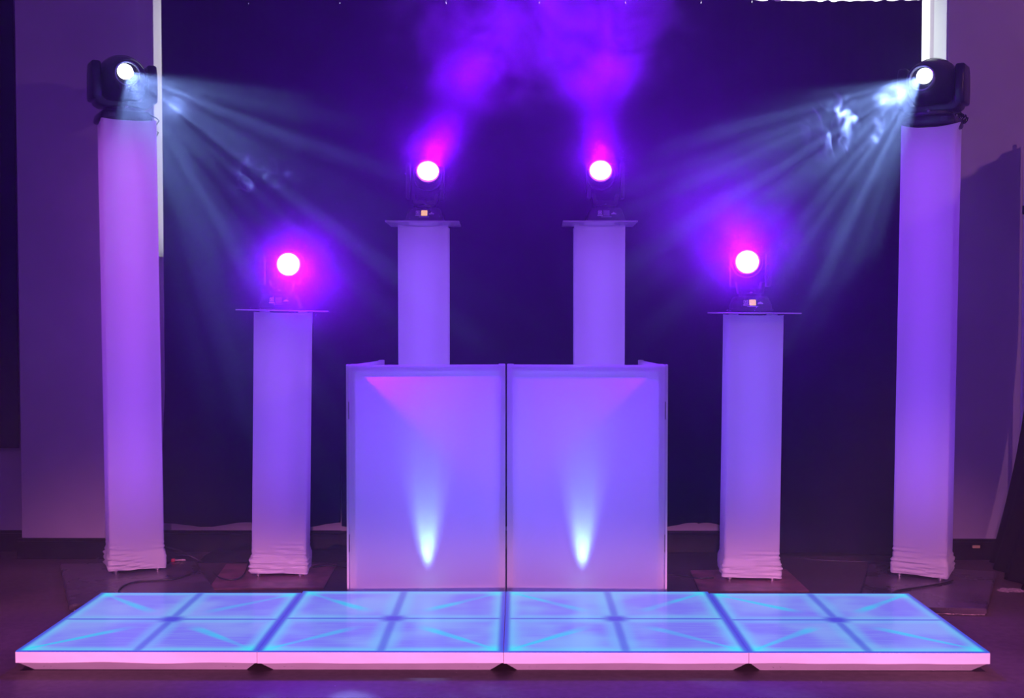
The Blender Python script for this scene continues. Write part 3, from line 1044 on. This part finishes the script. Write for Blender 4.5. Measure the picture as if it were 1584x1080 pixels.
# wings fold back from the outer ends
wl = facade_panel(WL, (PC[0][0] + 0.004, PC[0][1] + 0.035), ZB, 'wing_panel')
wr = facade_panel((PC[2][0] - 0.004, PC[2][1] + 0.035), WR, ZB, 'wing_panel')
for (x, y, hh) in ((PC[0][0] - 0.001, PC[0][1] + 0.016, (0.98, 0.30)), (PC[2][0] + 0.001, PC[2][1] + 0.016, (0.98, 0.30)), (PC[1][0], PC[1][1] + 0.020, (1.00, 0.30))):
    for z in hh:
        MB().lathe([(0.005, -0.045), (0.005, 0.045)], Matrix.Translation((x - booth.location.x, y - booth.location.y, z)), n=12).build('hinge', M_BLACKM, booth, True)
# outer posts of the wings seen edge-on beside the front panels
for s, x in ((-1, PC[0][0] - 0.006), (1, PC[2][0] + 0.006)):
    MB().box((x - booth.location.x - s * 0.0, PC[0][1] + 0.020 - booth.location.y, ZB / 2 + 0.002), (0.010, 0.036, ZB - 0.004), bevel=0.002).build('end_post', M_FRAME, booth)
# cloth back screen and two uplights behind the scrim
for k, (px, deg) in enumerate(((663, 0), (900, 0))):
    base = at(px, 907, 6.085)
    lab = ('small uplight shining behind the left booth panel', 'small uplight shining behind the right booth panel')[k]
    u = empty('uplight', (base.x, 6.085, 0.0), 0, lab, 'uplight', None)
    b = MB(); b.lathe([(0.040, 0.0), (0.045, 0.008), (0.045, base.z - 0.012), (0.040, base.z - 0.006), (0.033, base.z - 0.006), (0.033, base.z - 0.012)], n=28)
    b.build('housing', M_BLACKM, u, True)
    l = MB(); l.lathe([(0.032, base.z - 0.012), (0.030, base.z - 0.006), (0.0, base.z - 0.003)], n=24, cap1=False)
    l.build('lens', emit('cyan_uplight_lens', (0.25, 0.75, 1.0), 4.0), u, True)
    dy = 6.125 - 6.0
    lamp('uplight_core', 'SPOT', (0, -0.050, base.z + 0.01), 11, (0.16, 0.75, 1.0), (0, -0.16, 1), u, spot_size=R(17), spot_blend=0.25, shadow_soft_size=0.006)
    lamp('uplight_beam', 'SPOT', (0, -0.040, base.z + 0.01), 34, (0.22, 0.42, 1.0), (0, -0.13, 1), u, spot_size=R(30), spot_blend=0.9, shadow_soft_size=0.02)
# even violet wash inside the booth
lamp('booth_wash', 'AREA', (0.0, 0.42, 0.70), 7, (0.20, 0.13, 1.0), (0, -1, 0.0), booth, shape='RECTANGLE', size=1.5, size_y=0.90)

# ------------------------------------------------------------------ the lit dance floor
PW = 1.0
Y0 = 4.77
TT = 0.088
xs = [-2.005, -1.011, -0.0005, 1.004, 1.990]
labels = ['lit white-edged dance floor panel, outermost on the left', 'lit white-edged dance floor panel in front of the left booth half',
          'lit white-edged dance floor panel in front of the right booth half', 'lit white-edged dance floor panel, outermost on the right']
cy_ = [0.0, 0.3, 0.6, 0.25]
for i in range(4):
    x0, x1 = xs[i] + 0.001, xs[i + 1] - 0.001
    w = x1 - x0
    dyo = (0.0, 0.035, 0.035, 0.0)[i]
    root = empty('dance_floor_panel', ((x0 + x1) / 2, Y0 + 0.5 + dyo / 2, 0.0), 0, labels[i], 'dance floor', 'lit dance floor panels')
    hw = w / 2; hd = 0.5 + dyo / 2
    fr = MB()
    # upright white edge all round
    zl = 0.040
    b2 = fr.bm

    def ring(hx, hy, z):
        return [b2.verts.new((sx * hx, sy * hy, z)) for sx, sy in ((-1, -1), (1, -1), (1, 1), (-1, 1))]
    nseg = 40
    def edge_ring(hx, hy, z, wob):
        vs = []
        rn = random.Random(i * 10 + int(z * 1000))
        cor = [(-1, -1), (1, -1), (1, 1), (-1, 1)]
        for c in range(4):
            p = cor[c]; q = cor[(c + 1) % 4]
            for k in range(nseg):
                t = k / nseg
                x = (p[0] + (q[0] - p[0]) * t) * hx; y = (p[1] + (q[1] - p[1]) * t) * hy
                vs.append(b2.verts.new((x, y, z + wob * noise.noise((x * 4 + i * 7, y * 4, z * 5)))))
        return vs
    r1 = edge_ring(hw, hd, TT, 0.0)
    r1b = edge_ring(hw, hd, TT - 0.003, 0.0)
    r2 = edge_ring(hw, hd, zl + 0.004, 0.005)
    for A, B in ((r1, r1b), (r1b, r2)):
        for k in range(len(A)):
            b2.faces.new((A[k], A[(k + 1) % len(A)], B[(k + 1) % len(A)], B[k]))
    f_top = b2.faces.new(r1)
    bmesh.ops.recalc_face_normals(b2, faces=b2.faces)
    fr.build('skirt', M_SKIRT, root)
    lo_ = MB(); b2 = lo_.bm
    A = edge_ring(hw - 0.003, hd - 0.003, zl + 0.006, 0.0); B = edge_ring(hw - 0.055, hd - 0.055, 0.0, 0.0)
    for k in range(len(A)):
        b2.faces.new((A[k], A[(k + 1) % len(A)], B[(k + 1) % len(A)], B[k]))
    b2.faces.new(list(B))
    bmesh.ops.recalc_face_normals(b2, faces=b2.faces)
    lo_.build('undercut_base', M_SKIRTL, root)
    tp = MB().box((0, 0, 0), (1.0, 1.0, 0.004), bevel=0.0)
    t = tp.build('acrylic_top', led_top_mat(i, cy_[i], i + 1), root)
    t.scale = (w - 0.0015, 2 * hd - 0.002, 1); t.location = (0, 0, TT + 0.002)
    # pairs of screws low on the front edge
    for sx in (-1, 1):
        for dx in (0.085, 0.115):
            d = Vector((0, -0.055, -0.046)).normalized()
            z = 0.022
            y = -(hd - 0.055 + 0.052 * z / 0.046)
            n_ = Vector((0, -0.046, -0.052)).normalized()
            mt = Matrix.Translation((sx * (hw - dx - 0.02), y, z)) @ n_.to_track_quat('Z', 'Y').to_matrix().to_4x4()
            MB().lathe([(0.0022, 0.0), (0.0022, 0.002), (0.001, 0.003)], mt, n=10).build('screw', M_STEEL, root, True)

# ------------------------------------------------------------------ cables and small things


def cable(px_pts, r, z, label, mat=None, dz=None, name='cable'):
    pts = []
    for i, (px, py) in enumerate(px_pts):
        zz = z[i] if isinstance(z, (list, tuple)) else z
        pts.append(floor_at(px, py, zz))
    # Catmull-Rom
    out = []
    P = [pts[0]] + pts + [pts[-1]]
    for i in range(1, len(P) - 2):
        for k in range(8):
            t = k / 8
            p = 0.5 * ((2 * P[i]) + (-P[i - 1] + P[i + 1]) * t + (2 * P[i - 1] - 5 * P[i] + 4 * P[i + 1] - P[i + 2]) * t * t + (-P[i - 1] + 3 * P[i] - 3 * P[i + 1] + P[i + 2]) * t ** 3)
            out.append(p)
    out.append(pts[-1])
    c = out[0].copy(); c.z = 0
    o = MB().tube([p - c for p in out], r, 8).build(name, mat or M_RUBBER, None, True, loc=c)
    return tag(o, label, 'cable')


cable([(190, 922), (184, 914), (192, 906), (212, 900), (240, 898), (268, 896), (290, 890), (306, 882)], 0.0045, BT + 0.005, 'black cable curling over the board before the tall left column')
cable([(1372, 922), (1388, 914), (1412, 910), (1438, 906), (1462, 902), (1474, 898)], 0.0045, BT + 0.005, 'black cable running off the board below the tall right column')
cable([(256, 846), (268, 849), (282, 853), (296, 861), (312, 869)], 0.004, [0.10, 0.08, 0.06, BT + 0.005, 0.005], 'thin cable trailing right from behind the tall left column', M_BLACKM)
cable([(252, 850), (262, 853), (275, 857), (290, 860)], 0.003, [0.07, 0.055, 0.045, BT + 0.004], 'second thin cable below the first, right of the tall left column', M_BLACKM)
cable([(330, 886), (340, 894), (356, 897), (372, 894), (380, 884), (384, 872), (388, 862)], 0.004, 0.014 + 0.004, 'black cable loop on the floor left of the short left column')
cable([(484, 878), (496, 876), (512, 875), (528, 877), (540, 880)], 0.004, 0.017, 'black cable running from the short left column to the booth')
cable([(1028, 889), (1046, 890), (1066, 893), (1084, 895), (1104, 894)], 0.004, 0.017, 'black cable running from the booth to the short right column')
cable([(1236, 863), (1258, 866), (1290, 868), (1330, 869), (1380, 872)], 0.003, 0.004, 'thin cable on the floor along the floor-length drape', M_BLACKM)
cable([(135, 872), (144, 868), (153, 863)], 0.003, BT + 0.004, 'short cable end left of the tall left column', M_BLACKM)
# red plug lying on the left board
rp = floor_at(268, 869, BT)
r0 = empty('plug', (rp.x, rp.y, BT), R(8), 'small red plug with pale sleeve on the left board', 'plug')
MB().box((0, 0, 0.009), (0.022, 0.022, 0.018), bevel=0.004).build('red_shell', M_RED, r0, True)
MB().lathe([(0.006, 0.011), (0.006, 0.07)], Matrix.Translation((0, 0, 0.008)) @ Matrix.Rotation(PI / 2, 4, 'Y'), n=12).build('collar', M_SCUFF, r0, True)
# cables bunched at the back of the right beam light and hanging beside the left column
p = at(1484, 180, yTR + 0.02)
cb = MB()
rnd = random.Random(4)
for k in range(5):
    a0 = rnd.uniform(0, 6)
    cb.tube([(0.030 * math.cos(t * 0.7 + a0) * (1 - 0.02 * k) + 0.008 * k - 0.01, 0.02 * math.sin(t + a0), 0.022 * math.sin(t * 0.7 + a0) - 0.004 * k) for t in range(0, 10)], 0.004, 6)
tag(cb.build('cable_bundle', M_RUBBER, None, True, loc=p), 'bundle of black cables behind the right beam light base', 'cable')
for (px, py, rr) in ((240, 188, 0.012), (240, 206, 0.012)):
    q = at(px, py, yTL + 0.05)
hc = MB().tube([at(232, 178, yTL + 0.06), at(242, 183, yTL + 0.10), at(246, 187, yTL + 0.12), at(238, 200, yTL + 0.12), at(245, 205, yTL + 0.12), at(240, 215, yTL + 0.12), at(241, 400, yTL + 0.14), at(243, 700, yTL + 0.15), at(247, 850, yTL + 0.16)], 0.0035, 6)
tag(hc.build('power_cable', M_RUBBER, None, True), 'black cable hanging down behind the tall left column', 'cable')

# dark cloth heap on the floor behind the left short column, and by the right pier


def cloth_heap(cx, cy, sx, sy, sz, seed, label):
    m = MB()

    def fn(u, v):
        x = (u - 0.5) * 2; y = (v - 0.5) * 2
        r = min(1, math.sqrt(x * x * 0.9 + y * y * 0.9))
        h = (1 - r ** 2) * (0.75 + 0.5 * noise.noise((x * 2 + seed, y * 2, 0))) + 0.10 * abs(noise.noise((x * 6, y * 6 + seed, 3)))
        if r > 0.97 or u in (0, 1) or v in (0, 1): h = 0
        return (x * sx, y * sy, max(0.003, h * sz))
    m.grid(fn, 40, 24)
    o = m.build('cloth_heap', M_VELVETD, None, True, loc=(cx, cy, 0.0), angle=180)
    return tag(o, label, 'cloth')


q = floor_at(340, 868)
cloth_heap(q.x + 0.10, 7.0, 0.22, 0.13, 0.085, 2, 'dark heap of cloth at the back wall left of the short left column')
q = floor_at(505, 868)
cloth_heap(q.x + 0.02, 7.02, 0.15, 0.12, 0.07, 5, 'dark heap of cloth between the short left column and the booth')

# worn paint chips on the board edges
for (c0, c1, yy, o, c, lab) in ((1448, 1527, 945.5, br, cbr, 'r'), (106, 113, 941, bl, cbl, 'l')):
    mb = MB(); rnd = random.Random(2)
    A, B = (pbr_[0], pbr_[1]) if lab == 'r' else (pbl[0] + Vector((-0.004, 0.02, 0)), pbl[0] + Vector((0.045, -0.004, 0)))
    t0_, t1_ = (0.30, 0.985) if lab == 'r' else (0.0, 1.0)
    n = 60 if lab == 'r' else 12
    pts_, rr_ = [], []
    for k in range(n + 1):
        P = A + (B - A) * (t0_ + (t1_ - t0_) * k / n) - c
        pts_.append((P.x, P.y - 0.0005, 0.004 + 0.003 * rnd.random()))
        rr_.append(rnd.uniform(0.0008, 0.0045) * (0.6 + 0.6 * abs(noise.noise((k * 0.21, 1.0, 2.0)))))
    mb.tube(pts_, rr_, 6)
    ch = mb.build('chipped_edge', M_SCUFF, o)

# pale scuffs on the concrete
def scuff(px0, py0, px1, py1, seed, label):
    a = floor_at(px0, py0); b = floor_at(px1, py1)
    c = (a + b) / 2
    m = MB(); rnd = random.Random(seed)
    pts = []
    n = 26
    for k in range(n):
        t = 2 * PI * k / n
        pts.append(Vector((abs(b.x - a.x) / 2 * math.cos(t) * (0.7 + 0.3 * rnd.random()), abs(b.y - a.y) / 2 * math.sin(t) * (0.5 + 0.5 * rnd.random()), 0)))
    vs = [m.bm.verts.new(p_ + Vector((0, 0, 0.0016))) for p_ in pts]
    vb = [m.bm.verts.new(p_ + Vector((0, 0, 0.0))) for p_ in pts]
    m.bm.faces.new(vs)
    for k in range(n):
        m.bm.faces.new((vs[k], vb[k], vb[(k + 1) % n], vs[(k + 1) % n]))
    o = m.build('floor_scuff', M_SCUFF, None, loc=(c.x, c.y, 0.0))
    return tag(o, label, 'floor mark')


scuff(1548, 918, 1584, 909, 3, 'pale scuffed patch on the concrete at the right edge')

# ------------------------------------------------------------------ haze and smoke


def vol_mat(name, density, color=(1, 1, 1), aniso=0.0):
    m, nt, out = nt_new(name)
    v = N(nt, 'ShaderNodeVolumeScatter')
    v.inputs['Color'].default_value = (*color, 1)
    v.inputs['Density'].default_value = density
    v.inputs['Anisotropy'].default_value = aniso
    nt.links.new(v.outputs[0], out.inputs['Volume'])
    return m


hz = MB().box((-0.05, 5.97, 1.85), (6.3, 1.90, 3.6)).build('stage_haze', vol_mat('thin_haze', 0.045, (1, 1, 1), 0.0))
tag(hz, 'thin stage haze lit by the violet and white beams', 'haze', None, 'stuff')


def smoke_mat(name, dens, scale, lo, hi, seed, edge=(0.55, 1.0), stretch=(1, 1, 1), detail=4, distort=0.6, rate=0.6):
    """smoke that thins out toward the rim of its cloud; density from layered noise"""
    m, nt, out = nt_new(name)
    tc = N(nt, 'ShaderNodeTexCoord')
    ln = N(nt, 'ShaderNodeVectorMath', operation='LENGTH')
    nt.links.new(tc.outputs['Object'], ln.inputs[0])
    fall = smooth(nt, ln.outputs['Value'], edge[0], edge[1], 1.0, 0.0)
    geo = N(nt, 'ShaderNodeNewGeometry')
    mp = N(nt, 'ShaderNodeMapping')
    mp.inputs['Location'].default_value = (seed, seed * 2.1, seed * 0.7)
    mp.inputs['Scale'].default_value = stretch
    nt.links.new(geo.outputs['Position'], mp.inputs['Vector'])
    no = N(nt, 'ShaderNodeTexNoise')
    no.inputs['Scale'].default_value = scale
    no.inputs['Detail'].default_value = detail
    no.inputs['Distortion'].default_value = distort
    nt.links.new(mp.outputs[0], no.inputs['Vector'])
    d = smooth(nt, no.outputs['Fac'], lo, hi, 0.0, 1.0)
    d = math_n(nt, 'MULTIPLY', math_n(nt, 'MULTIPLY', d, fall), dens)
    v = N(nt, 'ShaderNodeVolumeScatter')
    nt.links.new(d, v.inputs['Density'])
    nt.links.new(v.outputs[0], out.inputs['Volume'])
    m.cycles.volume_step_rate = rate
    return m


def smoke(label, p, size, mat, rot=(0, 0, 0), step=0.05):
    bm = bmesh.new()
    bmesh.ops.create_icosphere(bm, subdivisions=3, radius=1.0)
    me = bpy.data.meshes.new('smoke_cloud'); bm.to_mesh(me); bm.free()
    me.materials.append(mat)
    o = bpy.data.objects.new('smoke_cloud', me); COL.objects.link(o)
    o.location = p; o.scale = size; o.rotation_euler = rot
    tag(o, label, 'smoke', None, 'stuff')
    return o


smoke('billowing smoke lit violet above the two rear wash lights', at(835, 30, 6.05), (0.95, 0.55, 0.55),
      smoke_mat('violet_lit_smoke', 0.55, 3.6, 0.40, 0.66, 3.0, rate=0.35, detail=5, distort=1.0))
smoke('smoke added for a halo round the wash light on the short left column', at(470, 430, 6.35), (0.50, 0.42, 0.46),
      smoke_mat('halo_smoke_left', 0.75, 2.2, 0.20, 0.75, 6.0, edge=(0.0, 1.0)))  # cloud added to strengthen the glow round this lens
smoke('smoke drifting up from the wash light on the short right column', at(1115, 335, 6.30), (0.70, 0.45, 0.66),
      smoke_mat('smoke_right', 0.75, 2.2, 0.20, 0.75, 9.0, edge=(0.0, 1.0)))
smoke('smoke added for a halo round the left rear wash light', at(672, 240, 6.60), (0.32, 0.32, 0.36),
      smoke_mat('halo_smoke_rear_left', 0.25, 2.4, 0.20, 0.75, 12.0, edge=(0.0, 1.0)))  # cloud added so the rear left lens gets a stronger halo
smoke('smoke added for a halo round the right rear wash light', at(929, 240, 6.60), (0.32, 0.32, 0.36),
      smoke_mat('halo_smoke_rear_right', 0.25, 2.4, 0.20, 0.75, 15.0, edge=(0.0, 1.0)))  # same added halo cloud for the rear right lens


def wisp_mat(name, dens, scale, seed, width=0.035, stretch=(1, 1, 1), distort=1.6):
    """thin curling sheets of smoke"""
    m, nt, out = nt_new(name)
    tc = N(nt, 'ShaderNodeTexCoord')
    ln = N(nt, 'ShaderNodeVectorMath', operation='LENGTH')
    nt.links.new(tc.outputs['Object'], ln.inputs[0])
    fall = smooth(nt, ln.outputs['Value'], 0.35, 0.98, 1.0, 0.0)
    geo = N(nt, 'ShaderNodeNewGeometry')
    mp = N(nt, 'ShaderNodeMapping')
    mp.inputs['Location'].default_value = (seed, seed * 2.1, seed * 0.7)
    mp.inputs['Scale'].default_value = stretch
    nt.links.new(geo.outputs['Position'], mp.inputs['Vector'])
    def nz(sc, off):
        n = N(nt, 'ShaderNodeTexNoise')
        n.inputs['Scale'].default_value = sc
        n.inputs['Detail'].default_value = 1.5
        n.inputs['Distortion'].default_value = distort
        ad = N(nt, 'ShaderNodeVectorMath', operation='ADD')
        ad.inputs[1].default_value = (off, off, off)
        nt.links.new(mp.outputs[0], ad.inputs[0])
        nt.links.new(ad.outputs[0], n.inputs['Vector'])
        return n.outputs['Fac']
    a = math_n(nt, 'ABSOLUTE', math_n(nt, 'SUBTRACT', nz(scale, 0.0), 0.5))
    ridge = smooth(nt, a, 0.0, width, 1.0, 0.0)
    b = smooth(nt, nz(scale * 0.8, 5.3), 0.46, 0.60, 0.0, 1.0)
    d = math_n(nt, 'MULTIPLY', math_n(nt, 'MULTIPLY', math_n(nt, 'MULTIPLY', ridge, b), fall), dens)
    v = N(nt, 'ShaderNodeVolumeScatter')
    nt.links.new(d, v.inputs['Density'])
    nt.links.new(v.outputs[0], out.inputs['Volume'])
    m.cycles.volume_step_rate = 0.16
    return m


smoke('curling white wisps of smoke in the beam of the right beam light', at(1300, 195, 5.85), (0.27, 0.18, 0.22),
      wisp_mat('curling_wisps', 4.0, 3.6, 2.0, stretch=(1.3, 1.0, 0.8)))
smoke('dense white smoke puff beside the lens of the right beam light', at(1376, 148, 6.05), (0.13, 0.14, 0.085),
      smoke_mat('bright_puff', 1.5, 9.0, 0.35, 0.65, 4.0, edge=(0.2, 1.0), rate=0.3), rot=(0, R(-25), 0))
smoke('faint curl of smoke in the beam of the left beam light', at(405, 270, 5.7), (0.22, 0.16, 0.15),
      wisp_mat('faint_curls', 2.5, 5.0, 8.0, stretch=(0.8, 1.0, 1.2)))
smoke('hazy smoke patch just right of the left beam light', at(275, 165, 6.15), (0.20, 0.18, 0.13),
      smoke_mat('hazy_patch', 0.5, 7.0, 0.40, 0.65, 21.0, edge=(0.1, 1.0), rate=0.4))
